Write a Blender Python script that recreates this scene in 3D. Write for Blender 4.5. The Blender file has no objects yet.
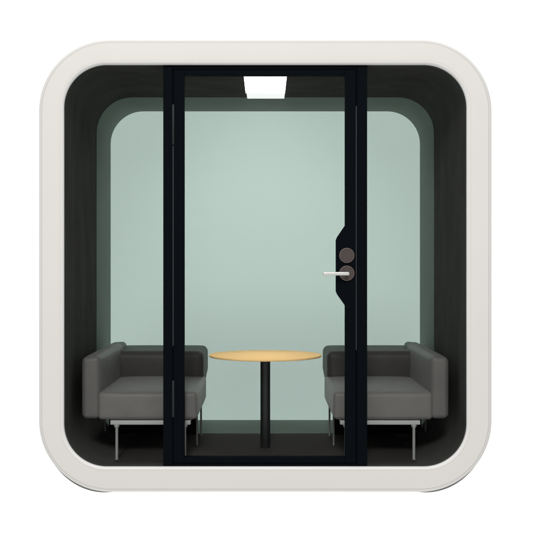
import bpy, bmesh, math
from mathutils import Vector
S = bpy.context.scene
COL = S.collection
R = math.radians

# ------------------------------------------------------------ camera, world, lamps, exposure
CAMD, F, CX, CY, ZC = 4.2, 865.2, 265.3, 265.7, 1.095   # distance, focal (px of 550), pod centre in the photo
cam = bpy.data.cameras.new('camera'); co = bpy.data.objects.new('camera', cam); COL.objects.link(co)
co.location = (0, -CAMD, ZC); co.rotation_euler = (R(90), 0, 0)
cam.sensor_width = 36; cam.lens = 36*F/550
cam.shift_x = (275-CX)/550; cam.shift_y = -(275-CY)/550
cam.clip_start = .05; cam.clip_end = 200
S.camera = co
w = bpy.data.worlds.new('World'); S.world = w; w.use_nodes = True
w.node_tree.nodes['Background'].inputs[0].default_value = (1, 1, 1, 1)
w.node_tree.nodes['Background'].inputs[1].default_value = 0.61
S.view_settings.view_transform = 'Standard'; S.view_settings.look = 'None'
S.view_settings.exposure = 0; S.view_settings.gamma = 1

def area(name, loc, target, size, watts, col=(1, 1, 1)):
    l = bpy.data.lights.new(name, 'AREA'); l.shape = 'DISK'; l.size = size; l.energy = watts; l.color = col
    o = bpy.data.objects.new(name, l); COL.objects.link(o); o.location = loc
    o.rotation_euler = (Vector(target)-Vector(loc)).to_track_quat('-Z', 'Y').to_euler()
area('key_lamp', (-.6, -9, 6.6), (0, 0, 1.0), 2.0, 530, (1, .985, .96))
area('backdrop_lamp', (-5.5, 2.0, 1.2), (-1.5, 5.0, 1.0), 1.5, 45)
area('backdrop_lamp', (5.5, 2.0, 1.2), (1.5, 5.0, 1.0), 1.5, 45)
area('backdrop_wash_lamp', (0, 1.0, 8.0), (0, 5.0, 0), 3.0, 290)
area('backdrop_wash_lamp', (0, 1.0, -6.0), (0, 5.0, 2.0), 3.0, 270)
def spot(name, loc, target, watts, deg):
    l = bpy.data.lights.new(name, 'SPOT'); l.energy = watts; l.spot_size = R(deg); l.spot_blend = 1; l.shadow_soft_size = .3
    o = bpy.data.objects.new(name, l); COL.objects.link(o); o.location = loc
    o.rotation_euler = (Vector(target)-Vector(loc)).to_track_quat('-Z', 'Y').to_euler()
# added spot below the ceiling lamp's diffuser, only to brighten the tabletop
spot('table_fill_spot', (0, .38, 2.03), (0, .437, .62), 36, 34)
spot('backdrop_spot', (0, 2.0, 4.4), (0, 5.0, .35), 340, 56)

# ------------------------------------------------------------ materials
def mat(name, col, rough=.6, metal=0, spec=.5, bump=0, scale=200, var=0, vscale=3, stretch=(1, 1, 1), emit=None, sheen=0):
    m = bpy.data.materials.new(name); m.use_nodes = True; nt = m.node_tree
    b = nt.nodes['Principled BSDF']
    b.inputs['Base Color'].default_value = (*col, 1); b.inputs['Roughness'].default_value = rough
    b.inputs['Metallic'].default_value = metal; b.inputs['Specular IOR Level'].default_value = spec
    b.inputs['Sheen Weight'].default_value = sheen
    if emit:
        b.inputs['Emission Color'].default_value = (*emit[0], 1); b.inputs['Emission Strength'].default_value = emit[1]
    tc = nt.nodes.new('ShaderNodeTexCoord'); mp = nt.nodes.new('ShaderNodeMapping')
    mp.inputs['Scale'].default_value = stretch
    nt.links.new(tc.outputs['Object'], mp.inputs[0])
    if var:
        n = nt.nodes.new('ShaderNodeTexNoise'); n.inputs['Scale'].default_value = vscale; n.inputs['Detail'].default_value = 6
        n.inputs['Roughness'].default_value = .6
        nt.links.new(mp.outputs[0], n.inputs[0])
        r = nt.nodes.new('ShaderNodeMapRange'); r.inputs[1].default_value = .25; r.inputs[2].default_value = .75
        r.inputs[3].default_value = 1-var; r.inputs[4].default_value = 1+var
        nt.links.new(n.outputs[0], r.inputs[0])
        x = nt.nodes.new('ShaderNodeVectorMath'); x.operation = 'SCALE'; x.inputs[0].default_value = col
        nt.links.new(r.outputs[0], x.inputs['Scale']); nt.links.new(x.outputs[0], b.inputs['Base Color'])
    if bump:
        n = nt.nodes.new('ShaderNodeTexNoise'); n.inputs['Scale'].default_value = scale; n.inputs['Detail'].default_value = 4
        nt.links.new(mp.outputs[0], n.inputs[0])
        bp = nt.nodes.new('ShaderNodeBump'); bp.inputs['Strength'].default_value = bump; bp.inputs['Distance'].default_value = .004
        nt.links.new(n.outputs[0], bp.inputs['Height']); nt.links.new(bp.outputs[0], b.inputs['Normal'])
    return m

def glass(name, tint, ior, haze=0, hazecol=(.8, .9, .85)):
    m = bpy.data.materials.new(name); m.use_nodes = True; nt = m.node_tree; nt.nodes.clear()
    out = nt.nodes.new('ShaderNodeOutputMaterial')
    t = nt.nodes.new('ShaderNodeBsdfTransparent'); t.inputs[0].default_value = (*tint, 1)
    g = nt.nodes.new('ShaderNodeBsdfGlossy'); g.inputs['Roughness'].default_value = .02
    fr = nt.nodes.new('ShaderNodeFresnel'); fr.inputs[0].default_value = ior
    mx = nt.nodes.new('ShaderNodeMixShader')
    nt.links.new(fr.outputs[0], mx.inputs[0]); nt.links.new(t.outputs[0], mx.inputs[1]); nt.links.new(g.outputs[0], mx.inputs[2])
    last = mx
    if haze:
        d = nt.nodes.new('ShaderNodeBsdfDiffuse'); d.inputs[0].default_value = (*hazecol, 1)
        m2 = nt.nodes.new('ShaderNodeMixShader'); m2.inputs[0].default_value = haze
        nt.links.new(mx.outputs[0], m2.inputs[1]); nt.links.new(d.outputs[0], m2.inputs[2]); last = m2
    nt.links.new(last.outputs[0], out.inputs[0])
    return m

M = {}
M['frame'] = mat('cream_lacquer', (.74, .718, .685), .55, spec=.25, bump=.03, scale=60, var=.015, vscale=2)
M['seam'] = mat('seam', (.68, .66, .625), .8, spec=.1)
M['lip'] = mat('lip_highlight', (.86, .85, .83), .5, spec=.3)  # lighter than the frame: the lip's highlight is put into the colour
M['edge'] = mat('edge_trim_paint', (.69, .68, .65), .6, spec=.15)
M['shaded_fabric'] = mat('shaded_grey_upholstery', (.036, .034, .032), .55, spec=.25, bump=.5, scale=16, var=.07, vscale=9, sheen=.05)  # backrest shade put into the colour, a darker copy of the grey upholstery
M['shadow_line'] = mat('shadow_line_grey', (.19, .19, .18), .8, spec=.1)
M['under_seat_shade'] = mat('under_seat_shade_black', (.006, .006, .006), .9, spec=.02)
M['shell'] = mat('outer_shell_paint', (.6, .6, .58), .6)
M['lining'] = mat('charcoal_felt', (.064, .065, .061), .95, spec=0, bump=.6, scale=35, var=.16, vscale=3.2, stretch=(1.3, 2.4, .8))
M['rear_lining'] = mat('grey_felt', (.29, .315, .29), .85, spec=.12, bump=.2, scale=60, var=.05)
M['floor'] = mat('dark_carpet', (.042, .037, .036), .95, spec=.08, bump=.7, scale=260, var=.15, vscale=90)
M['black'] = mat('black_powder_coat', (.0030, .0044, .0062), .7, spec=.02, bump=.05, scale=300)
M['gasket'] = mat('rubber_gasket', (.040, .044, .048), .5, spec=.3)
M['hinge'] = mat('hinge_metal', (.019, .021, .023), .4, metal=.3, spec=.3)
M['rosette'] = mat('bronze_rosette', (.066, .053, .050), .5, metal=.2, spec=.3, var=.12, vscale=120)
M['rosette_rim'] = mat('rosette_rim', (.30, .235, .21), .4, metal=.5)
M['satin'] = mat('satin_nickel', (.66, .65, .62), .38, metal=.5)
M['steel'] = mat('brushed_steel', (.36, .37, .36), .5, metal=.4)
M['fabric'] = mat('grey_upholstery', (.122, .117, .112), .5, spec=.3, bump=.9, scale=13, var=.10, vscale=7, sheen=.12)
M['arm_fabric'] = mat('grey_arm_upholstery', (.098, .094, .090), .5, spec=.3, bump=.9, scale=13, var=.10, vscale=7, sheen=.08)
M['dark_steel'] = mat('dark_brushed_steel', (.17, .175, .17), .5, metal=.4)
M['oak'] = mat('light_oak', (.98, .64, .28), .6, spec=.08, bump=.05, scale=40, var=.10, vscale=5, stretch=(.8, 9, 4))
M['column'] = mat('black_steel', (.014, .015, .015), .32, metal=.2, spec=.5)
M['lamp'] = mat('lamp_diffuser', (.9, .9, .9), .5, emit=((1, .985, .95), 4))
M['lamp_end'] = mat('lamp_diffuser_end', (.8, .8, .8), .5, emit=((1, 1, 1), .70))
M['lamp_body'] = mat('lamp_housing', (.05, .05, .05), .5)
M['rear_glass'] = glass('green_tinted_glass', (.564, .629, .602), 1.04, haze=.021)
M['clear_glass'] = glass('clear_glass', (.985, .99, .988), 1.035)
M['paper'] = mat('white_backdrop', (.95, .95, .95), 1, spec=0)

# ------------------------------------------------------------ helpers
def P(px, py, Y):
    s = (CAMD+Y)/F
    return Vector(((px-CX)*s, Y, ZC-(py-CY)*s))

def link(name, bm, m, parent=None, smooth=True, angle=40):
    bmesh.ops.recalc_face_normals(bm, faces=bm.faces)
    me = bpy.data.meshes.new(name); bm.to_mesh(me); bm.free()
    for mm in (m if isinstance(m, (list, tuple)) else [m]): me.materials.append(mm)
    if smooth:
        me.polygons.foreach_set('use_smooth', [True]*len(me.polygons))
        me.set_sharp_from_angle(angle=R(angle))
    o = bpy.data.objects.new(name, me); COL.objects.link(o)
    if parent:
        o.parent = parent
        o.matrix_parent_inverse = parent.matrix_world.inverted()
    return o

def empty(name, loc, label, cat, group=None):
    o = bpy.data.objects.new(name, None); COL.objects.link(o); o.location = loc
    bpy.context.view_layer.update()
    o['label'] = label; o['category'] = cat
    if group: o['group'] = group
    return o

def rr(hx, hz, r, n=28):
    """rounded rectangle outline (x, z) about the pod centre"""
    pts = []
    for sx, sz, a0 in ((1, 1, 0), (-1, 1, 90), (-1, -1, 180), (1, -1, 270)):
        for k in range(n+1):
            a = R(a0+90*k/n)
            pts.append((sx*(hx-r)+r*math.cos(a), sz*(hz-r)+r*math.sin(a)))
    return pts

def loft(bm, rings, mats=None, close=True):
    """rings: list of (outline, Y)"""
    vs = [[bm.verts.new((x, Y, ZC+z)) for x, z in pts] for pts, Y in rings]
    n = len(vs[0])
    for i in range(len(vs)-1):
        for k in range(n):
            f = bm.faces.new((vs[i][k], vs[i][(k+1) % n], vs[i+1][(k+1) % n], vs[i+1][k]))
            if mats: f.material_index = mats[i]
    return vs

def rbox(bm, x0, x1, y0, y1, z0, z1, r=.01, puff=0, seg=4, mid=6, puffs=(1, 1, 1)):
    """box with rounded edges and slightly bulging faces"""
    lo = (x0, y0, z0); hi = (x1, y1, z1)
    h = [(hi[i]-lo[i])/2 for i in range(3)]; c = [(hi[i]+lo[i])/2 for i in range(3)]
    r = min(r, *h)*.999
    def samples(H):
        L = []
        for k in range(seg+1): L.append(-H + r*(1-math.tan(R(45)*(1-k/seg))))
        m = H-r
        for k in range(1, mid): L.append(-m+2*m*k/mid)
        return L + [-v for v in reversed(L[:seg+1])]
    cache = {}
    def V(p):
        key = tuple(round(v, 6) for v in p)
        if key in cache: return cache[key]
        q = [max(-(h[i]-r), min(h[i]-r, p[i])) for i in range(3)]
        d = Vector([p[i]-q[i] for i in range(3)])
        if d.length > 1e-9: d = d.normalized()*r
        o = [q[i]+d[i] for i in range(3)]
        if puff:
            u = [o[i]/h[i] for i in range(3)]
            for i in range(3):
                j, k = (i+1) % 3, (i+2) % 3
                o[i] += puff*puffs[i]*u[i]**3*max(0, 1-u[j]**4)*max(0, 1-u[k]**4)
        cache[key] = bm.verts.new([o[i]+c[i] for i in range(3)])
        return cache[key]
    for ax in range(3):
        j, k = (ax+1) % 3, (ax+2) % 3
        A, B = samples(h[j]), samples(h[k])
        for s in (-1, 1):
            for a in range(len(A)-1):
                for b in range(len(B)-1):
                    quad = []
                    for aa, bb in ((a, b), (a+1, b), (a+1, b+1), (a, b+1)):
                        p = [0, 0, 0]; p[ax] = s*h[ax]; p[j] = A[aa]; p[k] = B[bb]; quad.append(V(p))
                    if len(set(quad)) == 4:
                        try: bm.faces.new(quad)
                        except ValueError: pass
    return list(cache.values())

def box(bm, x0, x1, y0, y1, z0, z1, bev=0):
    if bev: return rbox(bm, x0, x1, y0, y1, z0, z1, bev, seg=3, mid=1)
    v = [bm.verts.new((x, y, z)) for x in (x0, x1) for y in (y0, y1) for z in (z0, z1)]
    for f in ((0, 1, 3, 2), (4, 6, 7, 5), (0, 4, 5, 1), (2, 3, 7, 6), (0, 2, 6, 4), (1, 5, 7, 3)): bm.faces.new([v[i] for i in f])

def lathe(bm, c, prof, axis='Z', n=64):
    """prof: (radius, height) list; closed with caps"""
    rings = []
    for r_, h_ in prof:
        ring = []
        for k in range(n):
            a = 2*math.pi*k/n; u, v = r_*math.cos(a), r_*math.sin(a)
            p = (u, v, h_) if axis == 'Z' else ((u, h_, v) if axis == 'Y' else (h_, u, v))
            ring.append(bm.verts.new(Vector(c)+Vector(p)))
        rings.append(ring)
    for i in range(len(rings)-1):
        for k in range(n): bm.faces.new((rings[i][k], rings[i][(k+1) % n], rings[i+1][(k+1) % n], rings[i+1][k]))
    bm.faces.new(rings[0]); bm.faces.new(rings[-1])

def prism(bm, pts, y0, y1):
    a = [bm.verts.new((x, y0, z)) for x, z in pts]; b = [bm.verts.new((x, y1, z)) for x, z in pts]
    bm.faces.new(a); bm.faces.new(b[::-1])
    for k in range(len(a)):
        j = (k+1) % len(a); bm.faces.new((a[k], b[k], b[j], a[j]))

# ------------------------------------------------------------ backdrop
bm = bmesh.new(); box(bm, -12, 12, 5.0, 5.1, -9, 12)
o = link('backdrop', bm, M['paper'], smooth=False); o['kind'] = 'structure'

# ------------------------------------------------------------ the booth
OX, OZ, OR = 1.1025, 1.1025, .348          # outer half sizes and corner radius
IX, IZ, IR = .981, .979, .208             # inner
FLOOR = ZC-IZ
GLY = .823                                 # rear glass
BACK = 1.294                               # rear end of the booth
booth = empty('office_booth', (0, 0, 0), 'freestanding cream rounded-square office booth with black glass door', 'booth')

def out(d): return rr(OX-d, OZ-d, OR-d*.9)
def inn(d): return rr(IX+d, IZ+d, IR+d)
bm = bmesh.new()
loft(bm, [(out(0), .12), (out(0), .018), (out(.002), .010), (out(.007), .004), (out(.014), .001), (out(.0175), .0004), (out(.0175), .03)])
link('edge_trim', bm, M['edge'], booth, angle=25)
bm = bmesh.new()
rings = [(out(.0176), .03), (out(.0176), .0018), (out(.019), .0002), (out(.0205), 0), (inn(.0185), .0), (inn(.0178), .0009), (inn(.0168), .0009), (inn(.0161), .0),
         (inn(.0105), .0), (inn(.0105), .022)]
mi = [0]*9; mi[1] = mi[5] = 1
loft(bm, rings, mi)
link('front_frame', bm, [M['frame'], M['seam']], booth, angle=25)
bm = bmesh.new()
loft(bm, [(inn(.0103), .022), (inn(.0103), .0008), (inn(.0095), .0002), (inn(.0082), .0004), (inn(.0025), .0075), (inn(.0006), .0105), (inn(0), .014), (inn(0), .022)])
link('inner_lip', bm, M['lip'], booth, angle=35)

bm = bmesh.new(); loft(bm, [(out(.004), .12), (out(.004), BACK-.02), (out(.02), BACK), (inn(.004), BACK), (inn(.004), .12)])
link('outer_shell', bm, M['shell'], booth)
bm = bmesh.new(); loft(bm, [(inn(.003), .0222), (inn(0), .0223), (inn(0), GLY-.0005), (inn(.003), GLY-.0005), (inn(.003), .0222)])
link('acoustic_lining', bm, M['lining'], booth)
bm = bmesh.new(); loft(bm, [(inn(.003), GLY+.0105), (inn(0), GLY+.0105), (inn(0), BACK-.004), (inn(.003), BACK-.004)])
link('rear_lining', bm, M['rear_lining'], booth)
bm = bmesh.new(); box(bm, -.75, .75, .078, GLY-.003, FLOOR+.0005, FLOOR+.006)
link('floor_mat', bm, M['floor'], booth, smooth=False)
# shadow line under the two lower corners, modelled as thin dark crescents
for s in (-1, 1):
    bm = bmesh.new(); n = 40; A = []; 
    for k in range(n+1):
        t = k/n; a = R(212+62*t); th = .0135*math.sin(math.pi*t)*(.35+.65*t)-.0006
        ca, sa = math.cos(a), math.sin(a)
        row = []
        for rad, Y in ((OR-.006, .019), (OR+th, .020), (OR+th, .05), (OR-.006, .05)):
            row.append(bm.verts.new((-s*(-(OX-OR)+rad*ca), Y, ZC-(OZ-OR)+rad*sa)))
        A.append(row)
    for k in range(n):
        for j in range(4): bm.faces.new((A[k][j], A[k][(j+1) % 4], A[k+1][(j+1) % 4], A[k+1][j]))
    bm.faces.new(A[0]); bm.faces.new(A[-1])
    link('corner_shadow', bm, M['shadow_line'], booth)

# rear glass
bm = bmesh.new(); o = rr(IX+.003, IZ+.003, IR+.003); prism(bm, [(x, ZC+z) for x, z in o], GLY, GLY+.010)
link('rear_window', bm, M['rear_glass'], booth, angle=30)

# front side panes: inner outline cut at the jambs
XL, XR = P(163, 0, .03).x, P(367, 0, .03).x
side = []
for sgn, xc in ((-1, XL), (1, XR)):
    pts = [(x, z) for x, z in rr(IX+.002, IZ+.002, IR+.002) if sgn*x > sgn*xc]
    pts.sort(key=lambda p: math.atan2(p[1], (p[0]-xc)*sgn))
    pts = [(xc-sgn*.006, -(IZ+.002))] + pts + [(xc-sgn*.006, IZ+.002)]
    bm = bmesh.new(); prism(bm, [(x, ZC+z) for x, z in pts], .042, .050)
    link('side_window', bm, M['clear_glass'], booth, angle=30)

# jambs
ZB, ZT = ZC-IZ+.0008, ZC+IZ-.0008
def xat(px, Y=.03): return P(px, 0, Y).x
def zat(py, Y=.03): return P(0, py, Y).z
for a, b in ((163.2, 172.4), (357.0, 367.2)):
    bm = bmesh.new(); box(bm, xat(a), xat(b), .028, .072, ZB, ZT, .003)
    link('jamb', bm, M['black'], booth, angle=50)
bm = bmesh.new(); box(bm, xat(172.5), xat(356.9), .030, .072, zat(69.2), ZT, .002)
link('door_header', bm, M['black'], booth, angle=50)
bm = bmesh.new(); box(bm, xat(172.5), xat(356.9), .030, .072, ZB, zat(463.5), .002)
link('threshold', bm, M['black'], booth, angle=50)

# door
door = empty('door', (xat(173), .05, FLOOR), '', '')
del door['label']; del door['category']
door.parent = booth
bpy.context.view_layer.update()
D0, D1 = .028, .066
for a, b in ((173.8, 184.2), (345.2, 355.6)):
    bm = bmesh.new(); box(bm, xat(a), xat(b), D0, D1, zat(463.0), zat(69.6), .003); link('stile', bm, M['black'], door, angle=50)
bm = bmesh.new(); box(bm, xat(184.3), xat(345.1), D0, D1, zat(75.2), zat(69.7), .0015); link('top_rail', bm, M['black'], door, angle=50)
bm = bmesh.new(); box(bm, xat(184.3), xat(345.1), D0, D1, zat(462.9), zat(457.2), .0015); link('bottom_rail', bm, M['black'], door, angle=50)
bm = bmesh.new(); box(bm, xat(183), xat(346.4), .044, .050, zat(458.5), zat(74)); link('door_pane', bm, M['clear_glass'], door, smooth=False)
pl = [(355.3, 222), (346.2, 222), (345.0, 225.5), (337.3, 236.8), (335.9, 240.2), (335.9, 291.3), (337.3, 294.6), (345.0, 305.5), (346.2, 309), (355.3, 309)]
bm = bmesh.new(); prism(bm, [(P(x, y, .025).x, P(x, y, .025).z) for x, y in pl], .024, .0438)
link('lock_plate', bm, M['black'], door, smooth=False)
for k, (px, py) in enumerate(((346.8, 255.4), (346.8, 273.2))):
    c = P(px, py, .02); r = 7.5*(CAMD+.02)/F
    bm = bmesh.new(); lathe(bm, (c.x, 0, c.z), [(r*.90, .0235), (r*.90, .0185), (r*.86, .0175)], 'Y')
    rs = link('rosette', bm, M['rosette'], door, angle=30)
    bm = bmesh.new()
    n = 64; prof = [(r*.91, .0235), (r*.91, .017), (r*.94, .0160), (r*.985, .0168), (r, .019), (r, .0235)]
    V = [[bm.verts.new((c.x+q*math.cos(2*math.pi*i/n), y, c.z+q*math.sin(2*math.pi*i/n))) for i in range(n)] for q, y in prof]
    for i in range(len(prof)-1):
        for j in range(n): bm.faces.new((V[i][j], V[i][(j+1) % n], V[i+1][(j+1) % n], V[i+1][j]))
    link('rosette_rim', bm, M['rosette_rim'], door, angle=60)
# lever handle: neck and bar, one piece
bm = bmesh.new()
c = P(346.9, 273.7, -.02); lathe(bm, (c.x, 0, c.z), [(.008, -.030), (.008, .017)], 'Y', 24)
a, b = P(322.8, 273.7, -.03), P(349.3, 273.7, -.03)
rbox(bm, a.x, b.x, -.038, -.024, a.z-.0085, a.z+.0085, .005, seg=3, mid=4)
link('lever_handle', bm, M['satin'], door)
# hinges and the grey seals between stile and jamb
for y0, y1 in ((104.5, 145), (380.5, 417)):
    bm = bmesh.new(); lathe(bm, (xat(173.1, .02), .0265, 0), [(.0045, zat(y1)), (.0062, zat(y1)+.004), (.0062, zat(y0)-.004), (.0045, zat(y0))], 'Z', 20)
    link('hinge', bm, M['hinge'], door)
for px, y0, y1, wd in ((173.1, 145.5, 346, .0040), (356.3, 106, 350, .0034)):
    bm = bmesh.new(); box(bm, xat(px)-wd/2, xat(px)+wd/2, .031, .06, zat(y1), zat(y0)); link('door_seal', bm, M['gasket'], door, smooth=False)
for px, y0, y1 in ((173.1, 69.6, 145.4), (173.1, 346.1, 463), (356.3, 69.6, 105.9), (356.3, 350.1, 463)):
    bm = bmesh.new(); box(bm, xat(px)-.002, xat(px)+.002, .033, .06, zat(y1), zat(y0)); link('door_seal', bm, M['black'], door, smooth=False)

# ------------------------------------------------------------ ceiling lamp
CZ = ZC+IZ
lamp = empty('ceiling_lamp', (0, .45, CZ), 'bright white rectangular lamp set flat on the dark booth ceiling', 'lamp')
bm = bmesh.new(); box(bm, -.1105, .1105, .115, .646, CZ-.010, CZ+.001); link('lamp_housing', bm, M['lamp_body'], lamp, smooth=False)
bm = bmesh.new(); box(bm, -.1095, .1095, .118, .645, CZ-.013, CZ-.0102, ); link('diffuser', bm, M['lamp'], lamp, smooth=False)
bm = bmesh.new(); box(bm, -.1045, .1095, .647, .806, CZ-.012, CZ+.001); link('diffuser_end', bm, M['lamp_end'], lamp, smooth=False)

# ------------------------------------------------------------ armchairs
def make_sofa(s, label):
    t = empty('armchair', (s*.63, .6, FLOOR), label, 'armchair', 'grey one-armed chairs in the booth')
    def X(a, b): return (s*a, s*b) if s > 0 else (-b, -a)
    def fl(vs, fn):
        for v in vs: fn(v)
    # x is measured outwards from the pod axis (0.34 inner side, 0.9175 outer side)
    bm = bmesh.new(); a, b = X(.342, .838)
    vs = rbox(bm, a, b, .126, .80, .324, .462, .020, .010, seg=4, mid=14, puffs=(.4, .6, 1))
    link('seat', bm, M['fabric'], t, angle=80)
    # armrest
    bm = bmesh.new(); a, b = X(.829, .9185)
    vs = rbox(bm, a, b, .128, .985, .328, .643, .025, .009, seg=5, mid=14, puffs=(1, .3, .3))
    for v in vs:                                   # outer front edge rolls slightly back, top dips outwards
        u = (abs(v.co.x)-.829)/.09; v.co.z -= .006*u*max(0, (v.co.z-.5)/.14)
    link('armrest', bm, M['arm_fabric'], t, angle=80)
    # backrest
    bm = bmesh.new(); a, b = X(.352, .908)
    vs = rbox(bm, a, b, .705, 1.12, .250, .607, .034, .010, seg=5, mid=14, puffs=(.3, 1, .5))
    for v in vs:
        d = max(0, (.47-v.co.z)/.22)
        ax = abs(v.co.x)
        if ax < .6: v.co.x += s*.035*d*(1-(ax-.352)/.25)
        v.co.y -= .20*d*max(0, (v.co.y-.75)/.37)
    link('backrest', bm, M['shaded_fabric'], t, angle=80)
    bm = bmesh.new(); a, b = X(.395, .90); box(bm, a, b, .79, .80, FLOOR+.0065, .322); link('seat_shade_sheet', bm, M['under_seat_shade'], t, smooth=False)  # added black sheet standing in for the deep shade under the seat
    # steel underframe: front bar, two side bars, rear bar
    bm = bmesh.new(); Yf = .151
    a, b = X(.375, .778); rbox(bm, a, b, Yf-.012, Yf+.012, .2965, .3195, .004, seg=3, mid=2)
    a, b = X(.3765, .3945); rbox(bm, a, b, Yf+.014, .755, .304, .332, .005, seg=2, mid=1)
    a, b = X(.398, .895); rbox(bm, a, b, .66, .685, .306, .333, .005, seg=2, mid=1)
    link('underframe', bm, M['steel'], t)
    for lx, ly, zt, r in ((.7468, Yf, .3, .0074), (.405, Yf, .3, .0074), (.371, .491, .333, .0055), (.368, .756, .333, .0055), (.905, .68, .33, .0055)):
        bm = bmesh.new(); lathe(bm, (s*lx, ly, 0), [(r*1.15, FLOOR+.001), (r*1.15, FLOOR+.006), (r, FLOOR+.007), (r, zt-.02), (r*1.9, zt-.012), (r*2.1, zt-.0005)], 'Z', 20)
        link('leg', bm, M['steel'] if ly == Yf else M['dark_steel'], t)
    return t
make_sofa(-1, 'dark grey one-armed chair left of the small table, its arm by the left booth wall')
make_sofa(1, 'dark grey one-armed chair right of the small table, its arm by the right booth wall')

# ------------------------------------------------------------ table
TX, TY = 0, .437
tb = empty('round_table', (TX, TY, FLOOR), 'small round light oak table on a single black column', 'table')
bm = bmesh.new(); lathe(bm, (TX, TY, 0), [(.285, .6060), (.297, .6080), (.301, .6125), (.3025, .6155), (.302, .6185), (.299, .6195)], 'Z', 128)
for v in bm.verts: v.co.y = TY+(v.co.y-TY)*.80
link('tabletop', bm, M['oak'], tb, angle=35)
bm = bmesh.new(); lathe(bm, (TX, TY, 0), [(.030, .5835), (.034, .5865), (.034, .6059)], 'Z', 48); link('collar', bm, M['oak'], tb)
bm = bmesh.new(); lathe(bm, (TX, TY, 0), [(.0275, FLOOR+.0062), (.0275, FLOOR+.012), (.0265, FLOOR+.013), (.0265, .583)], 'Z', 48); link('column', bm, M['column'], tb)
